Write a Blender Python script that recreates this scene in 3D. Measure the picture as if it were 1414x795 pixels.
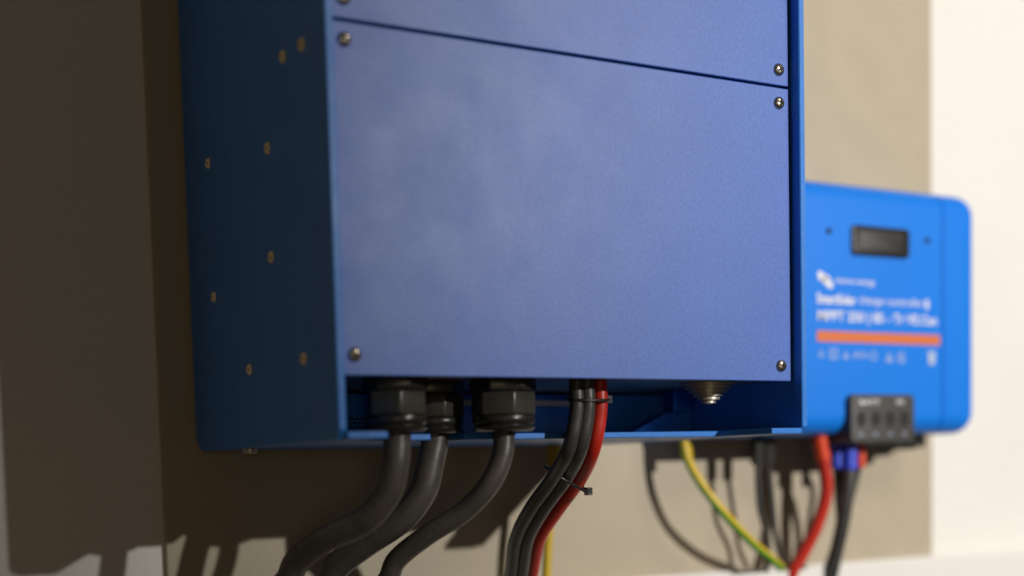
import bpy, bmesh, math, random
from mathutils import Vector, Matrix
random.seed(7)
scene = bpy.context.scene
col = scene.collection
for o in list(bpy.data.objects): bpy.data.objects.remove(o)

# ------------------------------------------------------------------ camera
CX, CY, CZ = -0.25575, -0.95064, -0.01789
YAW, PITCH, ROLL, FPX, SX, SY = 0.50244, -0.07165, -0.02487, 1793.67, 5.42, 377.78
fwd = Vector((math.sin(YAW)*math.cos(PITCH), math.cos(YAW)*math.cos(PITCH), math.sin(PITCH)))
r0 = Vector((math.cos(YAW), -math.sin(YAW), 0)); u0 = r0.cross(fwd)
cr, sr = math.cos(ROLL), math.sin(ROLL)
right = r0*cr + u0*sr; up = u0*cr - r0*sr
cam = bpy.data.cameras.new('camera'); camo = bpy.data.objects.new('camera', cam); col.objects.link(camo)
camo.matrix_world = Matrix(((right.x, up.x, -fwd.x, CX), (right.y, up.y, -fwd.y, CY), (right.z, up.z, -fwd.z, CZ), (0, 0, 0, 1)))
cam.sensor_width = 36; cam.lens = FPX*36/1414
cam.shift_x = -SX/1414; cam.shift_y = SY/1414
cam.clip_start = .01; cam.clip_end = 100
cam.dof.use_dof = True; cam.dof.focus_distance = .84; cam.dof.aperture_fstop = 2.4
scene.camera = camo

# ------------------------------------------------------------------ light
world = bpy.data.worlds.new('World'); scene.world = world; world.use_nodes = True
bg = world.node_tree.nodes['Background']; bg.inputs[0].default_value = (1, .72, .44, 1); bg.inputs[1].default_value = .040

def lamp(kind, name, loc, aim, power, colr, **kw):
    l = bpy.data.lights.new(name, kind); o = bpy.data.objects.new(name, l); col.objects.link(o)
    o.location = loc; o.rotation_euler = (Vector(aim)-Vector(loc)).to_track_quat('-Z', 'Y').to_euler()
    l.energy = power; l.color = colr
    for k, v in kw.items(): setattr(l, k, v)
    return o
lamp('SPOT', 'spot_lamp', (1.20, -3.0, .77), (.84, 0, .16), 400, (1, .965, .93), spot_size=math.radians(39), spot_blend=1.0, shadow_soft_size=.02)
lamp('AREA', 'sheen_fill', (1.0, -1.7, 1.15), (.12, -.28, .25), 8, (1, .90, .76), shape='DISK', size=.55)  # added soft fill, placed to give the front cover its upper sheen
lamp('AREA', 'side_fill', (-.75, -2.3, -.02), (.25, -.2, .05), 1.5, (1, .79, .52), shape='DISK', size=.25)  # added weak fill that brightens the opening under the cover and its bracket

scene.view_settings.view_transform = 'Standard'; scene.view_settings.look = 'None'
scene.view_settings.exposure = 0; scene.view_settings.gamma = 1; scene.view_settings.use_curve_mapping = False

# ------------------------------------------------------------------ helpers
def P(px, py, y=None, x=None, z=None):
    d = fwd + right*((px-707-SX)/FPX) - up*((py-397.5-SY)/FPX)
    o = Vector((CX, CY, CZ))
    t = (y-o.y)/d.y if y is not None else (x-o.x)/d.x if x is not None else (z-o.z)/d.z
    return o + d*t

def mat(name, colr, rough=.5, metal=0, spec=.5, var=0, vscale=8, bump=0, bscale=600, rvar=0, coat=0, grain=0, fleck=0):
    m = bpy.data.materials.new(name); m.use_nodes = True
    nt = m.node_tree; b = nt.nodes['Principled BSDF']
    b.inputs['Base Color'].default_value = (*colr, 1); b.inputs['Roughness'].default_value = rough
    b.inputs['Metallic'].default_value = metal; b.inputs['Specular IOR Level'].default_value = spec
    if coat: b.inputs['Coat Weight'].default_value = coat; b.inputs['Coat Roughness'].default_value = .3
    tc = nt.nodes.new('ShaderNodeTexCoord')
    def noise(sc, det=4):
        n = nt.nodes.new('ShaderNodeTexNoise'); n.inputs['Scale'].default_value = sc; n.inputs['Detail'].default_value = det
        nt.links.new(tc.outputs['Object'], n.inputs['Vector']); return n
    if var:
        n = noise(vscale, 6); r = nt.nodes.new('ShaderNodeMapRange')
        r.inputs['From Min'].default_value = .3; r.inputs['From Max'].default_value = .7
        r.inputs['To Min'].default_value = 1-var; r.inputs['To Max'].default_value = 1+var
        nt.links.new(n.outputs['Fac'], r.inputs['Value'])
        mx = nt.nodes.new('ShaderNodeVectorMath'); mx.operation = 'SCALE'; mx.inputs[0].default_value = colr
        
        if grain:
            g = noise(420, 2); gr = nt.nodes.new('ShaderNodeMapRange'); gr.inputs['From Min'].default_value = .3; gr.inputs['From Max'].default_value = .7
            gr.inputs['To Min'].default_value = 1-grain; gr.inputs['To Max'].default_value = 1+grain
            nt.links.new(g.outputs['Fac'], gr.inputs['Value']); ml = nt.nodes.new('ShaderNodeMath'); ml.operation = 'MULTIPLY'
            nt.links.new(r.outputs[0], ml.inputs[0]); nt.links.new(gr.outputs[0], ml.inputs[1]); nt.links.new(ml.outputs[0], mx.inputs['Scale'])
        else: nt.links.new(r.outputs[0], mx.inputs['Scale'])
        out = mx.outputs[0]
        if fleck:        # sparse pale chips and dust
            fn = noise(75, 9); fr = nt.nodes.new('ShaderNodeMapRange'); fr.inputs['From Min'].default_value = .735; fr.inputs['From Max'].default_value = .765
            fr.inputs['To Max'].default_value = fleck; nt.links.new(fn.outputs['Fac'], fr.inputs['Value'])
            mc = nt.nodes.new('ShaderNodeMixRGB'); mc.inputs['Color2'].default_value = (.55, .55, .52, 1)
            nt.links.new(fr.outputs[0], mc.inputs['Fac']); nt.links.new(out, mc.inputs['Color1']); out = mc.outputs[0]
        nt.links.new(out, b.inputs['Base Color'])
    if rvar:
        n = noise(vscale*1.7+3, 5); r = nt.nodes.new('ShaderNodeMapRange')
        r.inputs['From Min'].default_value = .3; r.inputs['From Max'].default_value = .7
        r.inputs['To Min'].default_value = rough-rvar; r.inputs['To Max'].default_value = rough+rvar
        nt.links.new(n.outputs['Fac'], r.inputs['Value']); nt.links.new(r.outputs[0], b.inputs['Roughness'])
    if bump:
        n = noise(bscale, 3); bp = nt.nodes.new('ShaderNodeBump'); bp.inputs['Strength'].default_value = bump
        bp.inputs['Distance'].default_value = .0004
        nt.links.new(n.outputs['Fac'], bp.inputs['Height']); nt.links.new(bp.outputs[0], b.inputs['Normal'])
    return m
M = dict(
    wall=mat('white_paint', (.76, .74, .70), .7, var=.018, vscale=7, bump=.5, bscale=220, grain=.03),
    board=mat('beige_board', (.42, .362, .262), .65, var=.035, vscale=26, bump=.45, bscale=220, grain=.06),
    duct=mat('white_pvc', (.78, .76, .72), .4, var=.02),
    cover=mat('cover_paint', (.072, .160, .53), .43, spec=.45, var=.035, vscale=20, bump=.16, bscale=650, rvar=.028, grain=.11, fleck=.3),
    shell=mat('shell_paint', (.030, .205, .68), .40, spec=.4, var=.06, vscale=20, bump=.14, bscale=650, grain=.08, fleck=.5, rvar=.04),
    mppt=mat('controller_blue', (.006, .19, .74), .42, spec=.35, var=.02, vscale=9, bump=.12, bscale=900),
    steel=mat('screw_steel', (.62, .57, .48), .28, 1, var=.12, vscale=300),
    brass=mat('passivated_screw', (.95, .80, .50), .4, .1, var=.15, vscale=300),
    zinc=mat('zinc_plate', (.50, .47, .40), .45, .7, var=.12, vscale=40),
    dark=mat('black_plastic', (.024, .024, .022), .28, var=.15, vscale=90, bump=.2, bscale=900),
    nut=mat('grey_nylon', (.050, .049, .042), .30, var=.15, vscale=120, bump=.15, bscale=700),
    cable=mat('grey_rubber', (.075, .068, .060), .42, var=.18, vscale=70, bump=.3, bscale=500, grain=.10, fleck=.25),
    bcable=mat('black_rubber', (.048, .048, .045), .40, var=.2, vscale=120, bump=.3, bscale=700, grain=.12, fleck=.2),
    red=mat('red_insulation', (.50, .022, .010), .4, var=.1, vscale=60, bump=.15, bscale=600),
    redferrule=mat('red_ferrule', (.70, .06, .015), .4),
    blue=mat('blue_ferrule', (.03, .07, .62), .4),
    yellow=mat('yellow_insulation', (.62, .42, .015), .42, var=.05, vscale=90),
    green=mat('green_insulation', (.07, .34, .03), .42, var=.05, vscale=90),
    display=mat('display_plastic', (.020, .019, .018), .55, var=.2, vscale=60),
    block=mat('terminal_plastic', (.055, .053, .050), .5, var=.1, vscale=80, bump=.15),
    hole=mat('socket_black', (.006, .006, .006), .6),
    orange=mat('orange_print', (.62, .15, .03), .5),
    white=mat('white_print', (.74, .74, .80), .5),
    grey=mat('pale_print', (.42, .50, .66), .5),
)

def link(name, bm_or_me, m, parent=None, smooth=None):
    if isinstance(bm_or_me, bmesh.types.BMesh):
        me = bpy.data.meshes.new(name); bmesh.ops.recalc_face_normals(bm_or_me, faces=bm_or_me.faces); bm_or_me.to_mesh(me); bm_or_me.free()
    else: me = bm_or_me
    if smooth is not None:
        for p in me.polygons: p.use_smooth = True
        me.set_sharp_from_angle(angle=math.radians(smooth))
    if m is not None and not me.materials:
        me.materials.append(M[m])
    o = bpy.data.objects.new(name, me); col.objects.link(o)
    if parent: o.parent = parent; o.matrix_parent_inverse = parent.matrix_world.inverted()
    return o
def tag(o, label=None, cat=None, group=None, kind=None):
    if label: o['label'] = label
    if cat: o['category'] = cat
    if group: o['group'] = group
    if kind: o['kind'] = kind
    return o
def empty(name, loc=(0, 0, 0)):
    o = bpy.data.objects.new(name, None); o.location = loc; o.empty_display_size = .02; col.objects.link(o)
    bpy.context.view_layer.update(); return o
def box(x0, x1, y0, y1, z0, z1, bev=0, seg=2, bm=None):
    b = bmesh.new()
    vs = [b.verts.new((x, y, z)) for x in (x0, x1) for y in (y0, y1) for z in (z0, z1)]
    for f in ((0, 1, 3, 2), (4, 6, 7, 5), (0, 4, 5, 1), (2, 3, 7, 6), (0, 2, 6, 4), (1, 5, 7, 3)): b.faces.new([vs[i] for i in f])
    if bev: bmesh.ops.bevel(b, geom=b.edges[:], offset=bev, segments=seg, affect='EDGES', profile=.5)
    if bm is None: return b
    me = bpy.data.meshes.new('tmp'); b.to_mesh(me); b.free(); bm.from_mesh(me); bpy.data.meshes.remove(me); return bm
def prism(pts, axis, a0, a1, bev=0, seg=2):
    """polygon pts (2-D) extruded along axis from a0 to a1; x-axis: pts=(y,z); y: (x,z); z: (x,y)"""
    b = bmesh.new()
    def v(p, a): return {'x': (a, p[0], p[1]), 'y': (p[0], a, p[1]), 'z': (p[0], p[1], a)}[axis]
    A = [b.verts.new(v(p, a0)) for p in pts]; B = [b.verts.new(v(p, a1)) for p in pts]
    n = len(pts); b.faces.new(A); b.faces.new(B[::-1])
    for i in range(n): b.faces.new((A[i], A[(i+1) % n], B[(i+1) % n], B[i]))
    bmesh.ops.recalc_face_normals(b, faces=b.faces)
    if bev: bmesh.ops.bevel(b, geom=b.edges[:], offset=bev, segments=seg, affect='EDGES', profile=.5, clamp_overlap=True)
    return b
def lathe(prof, n=32, c=(0, 0, 0), bm=None, cap=True):
    b = bm or bmesh.new(); rings = []
    for r, z in prof:
        rings.append([b.verts.new((c[0]+r*math.cos(2*math.pi*i/n), c[1]+r*math.sin(2*math.pi*i/n), c[2]+z)) for i in range(n)])
    for a, d in zip(rings, rings[1:]):
        for i in range(n): b.faces.new((a[i], a[(i+1) % n], d[(i+1) % n], d[i]))
    if cap: b.faces.new(rings[0]); b.faces.new(rings[-1])
    return b
def catmull(pts, sub=8):
    out = []; pts = [Vector(p) for p in pts]; q = [2*pts[0]-pts[1]] + pts + [2*pts[-1]-pts[-2]]
    for i in range(1, len(q)-2):
        a, b, c, d = q[i-1:i+3]
        for k in range(sub):
            t = k/sub
            out.append(.5*(2*b+(c-a)*t+(2*a-5*b+4*c-d)*t*t+(3*b-a-3*c+d)*t**3))
    out.append(pts[-1]); return out
def tube(pts, rad, n=16, sub=8, stripe=None, twist=0, closed=False, smooth_pts=True):
    pts = catmull(pts, sub) if smooth_pts else [Vector(p) for p in pts]
    b = bmesh.new(); rings = []; ref = None; L = len(pts)
    for i, p in enumerate(pts):
        if closed: t = (pts[(i+1) % L]-pts[i-1]).normalized()
        else: t = (pts[min(i+1, L-1)]-pts[max(i-1, 0)]).normalized()
        if ref is None: ref = Vector((0, -1, 0)) if abs(t.y) < .9 else Vector((1, 0, 0))
        e1 = (ref-t*ref.dot(t)).normalized(); e2 = t.cross(e1); ref = e1
        rr = rad(i/(L-1)) if callable(rad) else rad
        rings.append([b.verts.new(p+rr*(e1*math.cos(2*math.pi*k/n+twist*i)+e2*math.sin(2*math.pi*k/n+twist*i))) for k in range(n)])
    prs = list(zip(rings, rings[1:]+rings[:1])) if closed else list(zip(rings, rings[1:]))
    for A, B in prs:
        for k in range(n):
            f = b.faces.new((A[k], A[(k+1) % n], B[(k+1) % n], B[k])); f.smooth = True
            if stripe and stripe[0] <= k < stripe[1]: f.material_index = 1
    if not closed: b.faces.new(rings[0]); b.faces.new(rings[-1])
    return b
def rrect(x0, x1, z0, z1, r, n=8):
    pts = []
    for cx, cz, a0 in ((x1-r, z1-r, 0), (x0+r, z1-r, 90), (x0+r, z0+r, 180), (x1-r, z0+r, 270)):
        for k in range(n+1):
            a = math.radians(a0+90*k/n); pts.append((cx+r*math.cos(a), cz+r*math.sin(a)))
    return pts
def slab(x0, x1, z0, z1, yf, yb, r, er, n=8, en=6):
    """rounded slab: outline in x,z with corner radius r; front face at yf with edge rounding er, back at yb"""
    b = bmesh.new(); rings = []
    prof = [(er*(1-math.sin(math.pi/2*k/en)), yf+er*(1-math.cos(math.pi/2*k/en))) for k in range(en+1)]
    prof.append((0, yb))
    for ins, y in prof:
        pts = rrect(x0+ins, x1-ins, z0+ins, z1-ins, max(r-ins, .0004), n)
        rings.append([b.verts.new((p[0], y, p[1])) for p in pts])
    N = len(rings[0])
    for A, B in zip(rings, rings[1:]):
        for i in range(N): b.faces.new((A[i], A[(i+1) % N], B[(i+1) % N], B[i]))
    b.faces.new(rings[0]); b.faces.new(rings[-1])
    return b
def text_mesh(body, x0, x1, z0, z1, y, bold=0, shear=0):
    """flat print facing -y, fitted into a box on the plane y"""
    c = bpy.data.curves.new('print', 'FONT'); c.body = body; c.size = 1; c.offset = bold; c.shear = shear; c.resolution_u = 3
    o = bpy.data.objects.new('print', c); col.objects.link(o)
    me = bpy.data.meshes.new_from_object(o.evaluated_get(bpy.context.evaluated_depsgraph_get()))
    bpy.data.objects.remove(o); bpy.data.curves.remove(c)
    xs = [v.co.x for v in me.vertices]; ys = [v.co.y for v in me.vertices]
    kx = (x1-x0)/(max(xs)-min(xs)); kz = (z1-z0)/(max(ys)-min(ys)); mx, mn = min(xs), min(ys)
    for v in me.vertices: v.co = (x0+(v.co.x-mx)*kx, y, z0+(v.co.y-mn)*kz)
    me.materials.clear(); return me
def poly_mesh(polys, y):
    b = bmesh.new()
    for pts in polys: b.faces.new([b.verts.new((p[0], y, p[1])) for p in pts])
    return b

# ------------------------------------------------------------------ setting
D, W, RC = .2916, .328, .0083
YP = -(D-RC)                                 # front plane of the covers
XBL, XBR = -.0235, .7505
tag(link('wall', box(-2.5, 3.5, .006, .16, -1.5, 2.0), 'wall'), kind='structure')
tag(link('backing_board', box(XBL, XBR, 0, .0055, -.60, .75, .0008, 1), 'board'),
    'beige board on the white wall behind both blue units', 'board')
# white trunking that takes the cables, below the units
yt = -.046; zt = P(1090, 787, y=yt).z
tr = tag(empty('cable_trunking', (.3, 0, zt-.08)), 'white plastic cable trunking running along the wall below the blue units', 'trunking')
link('base', box(-1.0, 2.2, -.003, -.0004, zt-.080, zt-.001), 'duct', tr)
link('side', box(-1.0, 2.2, yt, yt+.002, zt-.080, zt, .0007, 1), 'duct', tr)
link('floor', box(-1.0, 2.2, yt+.0022, -.0032, zt-.080, zt-.078), 'duct', tr)
# ------------------------------------------------------------------ screws
def screw_mesh(name, R, h, m, rec=.55, wd=.13):
    b = bmesh.new(); nr, na = 12, 48; rings = []; deep = set()
    for i in range(1, nr+1):
        r = R*i/nr; ring = []
        for k in range(na):
            a = 2*math.pi*k/na; x, y = r*math.cos(a), r*math.sin(a)
            hh = h*math.sqrt(max(0, 1-(i/nr)**2.6))
            if i/nr < rec and (abs(x) < wd*R or abs(y) < wd*R): hh = min(hh, h*.35)
            v = b.verts.new((x, -hh, y)); ring.append(v)
            if i/nr < rec and (abs(x) < wd*R or abs(y) < wd*R): deep.add(v)
        rings.append(ring)
    c = b.verts.new((0, -h*.3, 0))
    for k in range(na): b.faces.new((c, rings[0][k], rings[0][(k+1) % na]))
    for A, B in zip(rings, rings[1:]):
        for k in range(na): b.faces.new((A[k], A[(k+1) % na], B[(k+1) % na], B[k]))
    me = bpy.data.meshes.new(name); bmesh.ops.recalc_face_normals(b, faces=b.faces)
    for f in b.faces:
        f.smooth = True
        if all(v in deep or v == c for v in f.verts): f.material_index = 1  # recess coloured black, standing in for shade and grime in the slot
    b.to_mesh(me); b.free(); me.set_sharp_from_angle(angle=math.radians(40)); me.materials.append(M[m]); me.materials.append(M['hole']); return me
SCR = screw_mesh('screw', .0041, .0024, 'steel')
SCRB = screw_mesh('screw_side', .0037, .0020, 'brass', .62, .30)
def screw(me, loc, parent, side=False):
    o = bpy.data.objects.new('screw', me); col.objects.link(o); o.parent = parent
    o.location = loc; a = random.uniform(0, math.pi)
    o.rotation_euler = (0, a, 0) if not side else (0, a*.12, -math.pi/2)
    return o

# ------------------------------------------------------------------ inverter
inv = tag(empty('inverter', (0, 0, 0)), 'large blue metal inverter with screwed front covers and cable glands underneath', 'inverter')
ZT = .470
def side_poly():
    pts = [(-D, ZT), (-D, .005), (-D+.005, 0)]
    r = .016; y1 = -.006
    for k in range(9):
        a = math.radians(-90+90*k/8); pts.append((y1-r+r*math.cos(a), r+r*math.sin(a)))
    pts.append((y1, ZT)); return pts
TS = .0046
left = link('left_side', prism(side_poly(), 'x', 0, TS, .0006, 1), 'shell', inv)
rgt = link('right_side', prism(side_poly(), 'x', W-TS, W, .0006, 1), 'shell', inv)
for px, py in ((391, 79), (417, 62), (370, 205), (288, 226), (375, 355), (296, 410), (345, 510), (420, 495)):
    screw(SCRB, P(px, py, x=-.0001), left, True)
# bottom plate: full depth behind, a notch for the cables in front
yn = -.240
xl1 = P(536, 604, y=-D).x; xr1 = P(1066, 600, y=-D).x
x0, x1 = TS+.0003, W-TS-.0003
G2 = (P(600, 560, y=-.222).x, -.222); ys2 = G2[1]+.014
bp = [(x0, -D), (xl1, -D), (xl1+.004, yn), (G2[0]-.0115, yn), (G2[0]-.0115, ys2-.006), (G2[0]-.006, ys2), (G2[0]+.006, ys2), (G2[0]+.0115, ys2-.006),
      (G2[0]+.0115, yn), (xr1-.004, yn), (xr1, -D), (x1, -D), (x1, -.022), (x0, -.022)]
link('bottom_plate', prism(bp, 'z', .0004, .0042, .0006, 2), 'shell', inv)
link('back_plate', box(x0, x1, -.020, -.0065, .0036, ZT, .001), 'shell', inv)
YB = -.135
link('inner_back', box(x0, x1, YB, YB+.0015, .0046, .0345), 'shell', inv)
link('top_plate', box(x0, x1, -D+.004, -.022, ZT-.003, ZT-.0005, .001), 'shell', inv)
link('gland_plate', box(x0, x1, YP+.0024, YB+.004, .0365, .0385), 'zinc', inv)
link('chassis', box(.008, W-.008, YP+.0045, -.024, .0395, ZT-.004), 'shell', inv)
lo = link('lower_cover', box(.0050, W-.0060, YP, YP+.002, .0350, .2229, .0006, 2), 'cover', inv)
uc = link('upper_cover', box(.0050, W-.0060, YP, YP+.002, .2245, ZT-.004, .0006, 2), 'cover', inv)
for x, z in ((.0137, .2134), (.0137, .0462), (.3131, .2132), (.3128, .0449)): screw(SCR, (x, YP-.0001, z), lo)
for x, z in ((.0140, .2352), (.3132, .2342), (.0140, .45), (.3132, .45)): screw(SCR, (x, YP-.0001, z), uc)
# cut steel bracket inside the opening
yb = -.172
def q(px, py, y=yb): v = P(px, py, y=y); return (v.x, v.z)
zb = .0046
brk = [(q(868, 607)[0], zb), q(920, 570), q(948, 569), (q(948, 569)[0], .0352), (x1-.001, .0352), (x1-.001, zb)]
br = link('bracket', prism(brk, 'y', yb, yb+.0016, .0003, 1), 'shell', inv)
a0, a1 = q(924, 568), q(947, 568)
tab = [(a0[0], yb-.0052), (a1[0], yb-.0006), (a1[0]+.0008, yb-.0018), (a0[0]+.0008, yb-.0064)]
link('flange', prism(tab, 'z', a0[1], .0352, .0003, 1), 'shell', br)
# inner rail and vent slots
link('rail', box(.085, .262, -.1500, -.1485, .0255, .0300, .0004, 1), 'zinc', inv)
sl = bmesh.new()
for i in range(5):
    for k in range(14):
        cx = .060+k*.0042+(i % 2)*.0021; cz = .0065+i*.0027
        box(cx, cx+.0028, YB-.0006, YB-.0001, cz, cz+.0012, bm=sl)
vs = link('vent_slots', sl, 'hole', inv); vs['kind'] = 'stuff'
link('foot', lathe([(.004, -.0035), (.005, -.003), (.005, 0)], 20, (.012, -.095, .0002)), 'zinc', inv, 40)
# cable glands
def hexring(R, z, c, rot, n=6): return [(c[0]+R*math.cos(rot+2*math.pi*k/n), c[1]+R*math.sin(rot+2*math.pi*k/n)) for k in range(n)]
def gland(c, R, rot, zt=.0362, zb=.0048):
    g = link('cable_gland', prism(hexring(R*1.03, 0, c, rot+.3), 'z', zt-.0075, zt, .0010, 2), 'dark', inv, 35)
    zn = zb+.0095
    link('nut', prism(hexring(R, 0, c, rot), 'z', zn, zt-.0078, .0014, 3), 'nut', g, 35)
    ri = R*.98
    link('cap', lathe([(R*.50, zb+.0015), (R*.52, zb), (ri*.86, zb), (ri*.95, zb+.0012), (ri*.98, zb+.0022), (ri*.90, zb+.0030), (ri*.88, zb+.0038), (ri*.97, zb+.0052), (ri*.99, zb+.0075), (ri*.95, zb+.0093), (R*.4, zb+.0093)], 40, (c[0], c[1], 0)), 'dark', g, 45)
    return g
G1 = (P(547, 560, y=-.255).x, -.255); G3 = (P(695, 560, y=-.252).x, -.252)
gland(G1, .0185, .25); gland(G2, .0185, .45, zb=.0048); gland(G3, .0200, .38)
# stepped cone grommet
st = []; nst = 6; cz = .0362; rr = .0185
for k in range(nst):
    r = rr-(rr-.0050)*k/(nst-1); st += [(r, cz-.0024*k), (r*1.0, cz-.0024*k-.0017), (r-.0034, cz-.0024*k-.0018), (r-.0034, cz-.0024*k-.0024)]
link('stepped_grommet', lathe(st, 40, (P(978, 540, y=-.245).x, -.245, 0)), 'zinc', inv, 35)

# ------------------------------------------------------------------ charge controller
YM = -.0897; X0, X1, Z0, Z1 = .415, .7175, .0045, .2235
mp = tag(empty('charge_controller', (.565, 0, Z0)), 'bright blue solar charge controller with black display and orange stripe', 'charge controller')
def cut(b, x, keep_right):
    bmesh.ops.bisect_plane(b, geom=b.verts[:]+b.edges[:]+b.faces[:], plane_co=(x, 0, 0), plane_no=(1, 0, 0), clear_inner=keep_right, clear_outer=not keep_right)
    ed = [e for e in b.edges if e.is_boundary]; bmesh.ops.holes_fill(b, edges=ed, sides=0)
    return b
GR, GL = .6690, .4615; gw = .0007
mk = lambda: slab(X0, X1, Z0, Z1, YM, -.012, .020, .018)
link('front_cover', cut(cut(mk(), GL+gw, True), GR-gw, False), 'mppt', mp, 35)
link('end_cap', cut(mk(), GR+gw, True), 'mppt', mp, 35)
link('end_cap', cut(mk(), GL-gw, False), 'mppt', mp, 35)
link('core', slab(X0+.0025, X1-.0025, Z0+.0025, Z1-.0025, YM+.0022, -.0005, .0185, .0165), 'shell', mp, 35)
dp = link('display', slab(.5573, .6250, .1602, .1858, YM-.0030, YM-.0002, .004, .0012, 6, 3), 'dark', mp, 35)
link('screen', slab(.5640, .6170, .1645, .1815, YM-.0034, YM-.0031, .0015, .0002, 4, 2), 'display', dp, 35)
for x, z in ((.5319, .1788), (.649, .178)):
    link('cover_screw', lathe([(.0018, 0), (.0026, -.0006), (.0026, .001)], 16), 'dark', mp).matrix_world = Matrix.Translation((x, YM-.0004, z)) @ Matrix.Rotation(math.radians(-90), 4, 'X')
yt_ = YM-.00025
link('stripe', box(.5178, .6650, YM-.0003, YM-.0001, .0846, .0938), 'orange', mp)
# maker's mark: two slanting rounded strokes, then the small name
def stroke(x0, z0, x1, z1, w, n=8):
    d = Vector((x1-x0, z1-z0)).normalized(); nn = Vector((-d.y, d.x)); pts = []
    for c, s in (((x0, z0), math.pi/2), ((x1, z1), -math.pi/2)):
        for k in range(n+1):
            a = s+math.pi*k/n; v = d*math.cos(a)*w+nn*math.sin(a)*w; pts.append((c[0]+v.x, c[1]+v.y))
    return pts
lg = [stroke(.5215, .1418, .5265, .1392, .0026), stroke(.5275, .1368, .5335, .1330, .0030), stroke(.5296, .1405, .5330, .1372, .0012), stroke(.5206, .1385, .5250, .1358, .0009)]
link('logo', poly_mesh(lg, yt_), 'white', mp)
link('lettering', text_mesh('victron energy', .5385, .5850, .1337, .1398, yt_, .01), 'white', mp)
link('lettering', text_mesh('SmartSolar', .5180, .5625, .1170, .1258, yt_, .03), 'white', mp)
link('lettering', text_mesh('charge controller', .5665, .6440, .1165, .1252, yt_, 0), 'white', mp)
link('symbol', poly_mesh([rrect(.6465, .6505, .1165, .1252, .0018, 4)], yt_), 'white', mp)
link('lettering', text_mesh('MPPT 250 | 85 - Tr VE.Can', .5190, .6610, .1000, .1112, yt_, .02), 'white', mp)
zi = .0725
def ring2(cx, cz, r, w, n=20):
    out = []
    for k in range(n):
        a, b_ = 2*math.pi*k/n, 2*math.pi*(k+1)/n
        out.append([(cx+r*math.cos(a), cz+r*math.sin(a)), (cx+r*math.cos(b_), cz+r*math.sin(b_)), (cx+(r-w)*math.cos(b_), cz+(r-w)*math.sin(b_)), (cx+(r-w)*math.cos(a), cz+(r-w)*math.sin(a))])
    return out
def tri(cx, cz, s, w):
    o = [(cx-s, cz-s*.8), (cx+s, cz-s*.8), (cx, cz+s)]; k = 1-w/s*2; i = [(cx+(p[0]-cx)*k, cz-.12*s+(p[1]-cz)*k) for p in o]
    return [[o[j], o[(j+1) % 3], i[(j+1) % 3], i[j]] for j in range(3)]
def sqr(cx, cz, s, w):
    o = [(cx-s, cz-s), (cx+s, cz-s), (cx+s, cz+s), (cx-s, cz+s)]; k = 1-w/s; i = [(cx+(p[0]-cx)*k, cz+(p[1]-cz)*k) for p in o]
    return [[o[j], o[(j+1) % 4], i[(j+1) % 4], i[j]] for j in range(4)]
for polys in (tri(.5225, zi+.002, .0035, .0006), sqr(.5365, zi+.002, .0045, .0008)+sqr(.5365, zi+.002, .0022, .0006), tri(.5510, zi+.001, .0035, .0009),
              ring2(.5830, zi+.001, .004, .0009), tri(.6020, zi, .0045, .0011), ring2(.6165, zi, .0045, .001)+sqr(.6165, zi, .0018, .0006),
              [[(.6500, zi+.0055), (.6590, zi+.0055), (.6580, zi-.0055), (.6510, zi-.0055)], [(.6490, zi+.0065), (.6600, zi+.0065), (.6600, zi+.0058), (.6490, zi+.0058)]]):
    link('symbol', poly_mesh(polys, yt_), 'grey', mp)
link('lettering', text_mesh('UKCA', .5590, .5760, zi-.001, zi+.004, yt_, .01), 'grey', mp)
# terminal block
tb = link('terminal_block', slab(.5502, .6262, -.0030, .0395, YM-.0070, -.040, .005, .0015, 6, 3), 'block', mp, 35)
yk = YM-.0071
for i in range(4):
    cx = .5613+i*.0173; cz = .0178
    o = bmesh.new(); pts = [(cx+.0046*math.cos(2*math.pi*k/20), cz+.0068*math.sin(2*math.pi*k/20)) for k in range(20)]
    inn = [(cx+(p[0]-cx)*.82, cz+(p[1]-cz)*.82) for p in pts]
    A = [o.verts.new((p[0], yk, p[1])) for p in pts]; A1 = [o.verts.new((p[0], yk-.0008, p[1])) for p in pts]
    B1 = [o.verts.new((p[0], yk-.0008, p[1])) for p in inn]; B = [o.verts.new((p[0], yk-.0001, p[1])) for p in inn]
    for R1, R2 in ((A, A1), (A1, B1), (B1, B)):
        for k in range(20): o.faces.new((R1[k], R1[(k+1) % 20], R2[(k+1) % 20], R2[k]))
    o.faces.new(B); link('socket', o, 'hole', tb, 40)
    link('marking', text_mesh('+--+'[i], cx-.0022, cx+.0022, .0022 if '+--+'[i] == '+' else .0038, .0066 if '+--+'[i] == '+' else .0050, yk-.0002), 'grey', tb)
link('marking', text_mesh('BATT', .5600, .5835, .0305, .0345, yk-.0002, .02), 'white', tb)
link('marking', text_mesh('PV', .6040, .6130, .0305, .0345, yk-.0002, .02), 'white', tb)
for i, x in enumerate((.6420, .6560, .6680)):
    link('connector', box(x, x+.0105, -.060, -.030, -.0070-.002*(i % 2), Z0+.001, .0012), 'dark', mp)

# ------------------------------------------------------------------ cables
def path(pp): return [P(a, b, y=c) for a, b, c in pp]
def cable(name, pts, rad, m, label, cat='cable', group=None, **kw):
    o = link(name, tube(pts, rad, **kw), m); return tag(o, label, cat, group)
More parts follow.
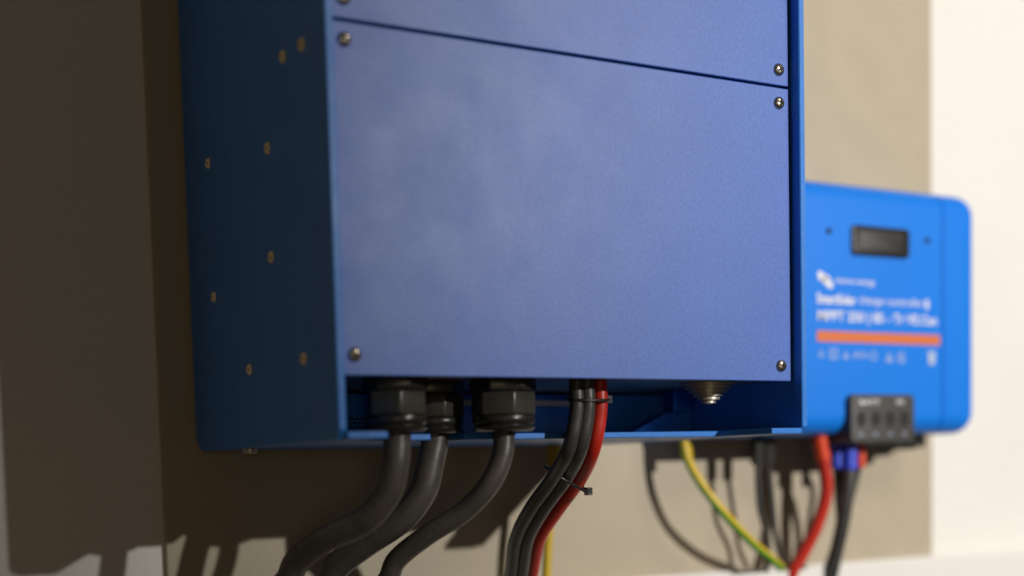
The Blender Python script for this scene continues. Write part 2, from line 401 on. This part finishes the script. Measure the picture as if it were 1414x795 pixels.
# three thick grey cables from the glands
def gcable(c, pix, rad, label):
    top = [Vector((c[0], c[1], .03)), Vector((c[0], c[1], .004))]
    pts = top + path(pix); e = pts[-1]
    pts += [Vector((e.x-.030, e.y+.055, e.z-.020)), Vector((e.x-.045, -.045, zt-.010)), Vector((e.x-.05, -.035, zt-.06))]
    return cable('power_cable', pts, rad, 'cable', label)
gcable(G1, [(546, 640, -.256), (536, 680, -.252), (505, 717, -.242), (448, 745, -.222), (410, 775, -.204), (385, 812, -.190)], .0081,
       'thick grey cable bending away under the gland nearest the screwed side')
gcable(G2, [(594, 640, -.223), (583, 680, -.222), (553, 717, -.214), (505, 750, -.197), (466, 780, -.182), (445, 812, -.170)], .0086,
       'thick grey cable running between the two other thick grey cables')
gcable(G3, [(693, 630, -.253), (676, 668, -.250), (640, 706, -.238), (590, 738, -.222), (548, 772, -.206), (522, 812, -.193)], .0066,
       'slimmer grey cable curving from the separate gland beside the cable bundle')
# battery bundle
by = lambda py: -.256+max(0, py-612)/(800-612)*.130
def bundle(pix, dy, rad, m, label):
    pts = [P(a, b, y=by(b)+dy) for a, b in pix]; pts = [pts[0]+Vector((0, 0, .008))] + pts; e = pts[-1]
    pts += [e+Vector((.002, .030, -.02)), Vector((e.x+.004, -.03, zt-.05))]
    return cable('battery_cable', pts, rad, m, label)
bundle([(796, 533), (796, 570), (785, 620), (763, 660), (732, 703), (712, 745), (704, 800)], -.002, .0047, 'bcable', 'black cable on the outer bend of the tied bundle')
bundle([(811, 533), (811, 570), (801, 620), (781, 660), (750, 703), (728, 745), (718, 800)], -.004, .0048, 'bcable', 'black cable lying against the red cable in the tied bundle')
bundle([(805, 533), (806, 570), (796, 620), (776, 660), (743, 703), (721, 745), (712, 800)], .0055, .0038, 'bcable', 'black cable at the back of the tied bundle')
bundle([(828, 533), (828, 570), (819, 620), (801, 660), (770, 703), (744, 745), (732, 800)], .000, .0048, 'red', 'red cable of the bundle tied to black cables under the inverter')
def zip_tie(px, py, dirv, ax, ay, label, tail=None):
    c = P(px, py, y=by(py)); d = Vector(dirv).normalized(); e1 = Vector((1, 0, 0)); e1 = (e1-d*e1.dot(d)).normalized(); e2 = d.cross(e1)
    pts = []
    for k in range(36):
        a = 2*math.pi*k/36; ca, sa = math.cos(a), math.sin(a)
        pts.append(c+e1*ax*math.copysign(abs(ca)**.75, ca)+e2*ay*math.copysign(abs(sa)**.75, sa))
    t = tag(empty('zip_tie', c), label, 'cable tie')
    link('band', tube(pts, .0010, 8, closed=True, smooth_pts=False), 'dark', t)
    h = c+e1*(ax+.0012)
    bb = box(-.0022, .0022, -.0022, .0022, -.0026, .0026, .0005); link('head', bb, 'dark', t).matrix_world = Matrix.Translation(h)
    return t
zip_tie(812, 551, (0, .12, -1), .0136, .0095, 'black cable tie round the bundle just below the blue cover')
zip_tie(784, 662, (-.45, .35, -.85), .0185, .0115, 'black cable tie round the bundle where it bends to the wall')
# earth wires
def earth(pix, rad, label, tw=.05, extra=()):
    pts = path(pix)+[Vector(e) for e in extra]
    me_o = link('earth_wire', tube(pts, rad, 20, stripe=(4, 8), twist=tw), None)
    me_o.data.materials.append(M['yellow']); me_o.data.materials.append(M['green'])
    return tag(me_o, label, 'earth wire')
e1 = P(1080, 786, y=-.040)
w1 = earth([(944, 590, -.040), (948, 628, -.042), (966, 664, -.050), (998, 706, -.058), (1036, 746, -.054), (1080, 786, -.036)], .0039,
           'yellow and green earth wire sloping to the red cable under the charge controller', -.03, [(e1.x+.02, -.03, zt-.03)])
a, b_ = P(944, 590, y=-.036), P(949, 633, y=-.039)
link('sleeve', tube([a, a.lerp(b_, .5), b_], .0052, 16), 'yellow', w1)
e2 = P(754, 812, y=-.05)
w2 = earth([(766, 600, -.05), (764, 640, -.05), (762, 690, -.05), (757, 745, -.05), (754, 812, -.05)], .0036,
           'yellow and green earth wire hanging behind the tied cable bundle', .0, [(e2.x, -.045, zt-.03)])
a, b_ = P(766, 598, y=-.05), P(764, 652, y=-.05)
link('sleeve', tube([a, a.lerp(b_, .5), b_], .0060, 16), 'yellow', w2)
# controller cables
def ctl(pix, rad, m, label, fm, fl, fr, ey=-.03):
    pts = path(pix); e = pts[-1]; pts += [Vector((e.x+(e-pts[-2]).x*.6, ey, zt-.045))]
    o = cable('controller_cable', pts, rad, m, label)
    f0, f1 = P(*fl[0], y=pix[0][2]), P(*fl[1], y=pix[0][2])
    link('ferrule', tube([f0, f0.lerp(f1, .5), f1], fr, 16), fm, o); return o
ctl([(1132, 600, -.066), (1138, 640, -.066), (1141, 680, -.064), (1128, 725, -.058), (1108, 765, -.050), (1092, 795, -.044)], .0056, 'red',
    'thick red cable hanging from the charge controller terminals', 'redferrule', ((1131, 600), (1137, 634)), .0066)
ctl([(1173, 600, -.068), (1173, 640, -.068), (1170, 680, -.067), (1163, 725, -.062), (1154, 765, -.054), (1147, 795, -.048)], .0062, 'bcable',
    'thick black cable with blue ferrule hanging beside the thin red cable', 'blue', ((1173, 600), (1173, 648)), .0068)
ctl([(1156, 600, -.060), (1156, 640, -.058), (1158, 680, -.050), (1160, 725, -.046), (1150, 765, -.042), (1140, 795, -.040)], .0042, 'bcable',
    'thinner black cable with blue ferrule next to the thick red cable', 'blue', ((1156, 600), (1156, 646)), .0056)
ctl([(1187, 600, -.060), (1187, 630, -.058), (1182, 660, -.048), (1172, 700, -.044), (1160, 750, -.040), (1150, 795, -.040)], .0030, 'bcable',
    'thin black cable with red ferrule behind the thick black cable', 'redferrule', ((1188, 600), (1188, 645)), .0048)
# thin data cables
def data(pix, label, plug):
    pts = path(pix); e = pts[-1]; pts += [Vector((e.x, -.03, zt-.04))]
    o = cable('data_cable', pts, .0026, 'bcable', label)
    c = P(*plug, y=pix[0][2]); b = box(-.0050, .0050, -.0045, .0045, -.012, .012, .0016)
    link('plug', b, 'dark', o).matrix_world = Matrix.Translation(c); return o
data([(1046, 618, -.050), (1046, 650, -.050), (1049, 700, -.047), (1060, 745, -.042), (1058, 795, -.038)], 'thin black data cable crossing behind the earth wire, plug against the inverter', (1046, 622))
data([(1060, 618, -.045), (1063, 655, -.044), (1067, 700, -.042), (1072, 745, -.040), (1084, 795, -.034)], 'thin black data cable twisted round another between earth wire and red cable', (1061, 624))
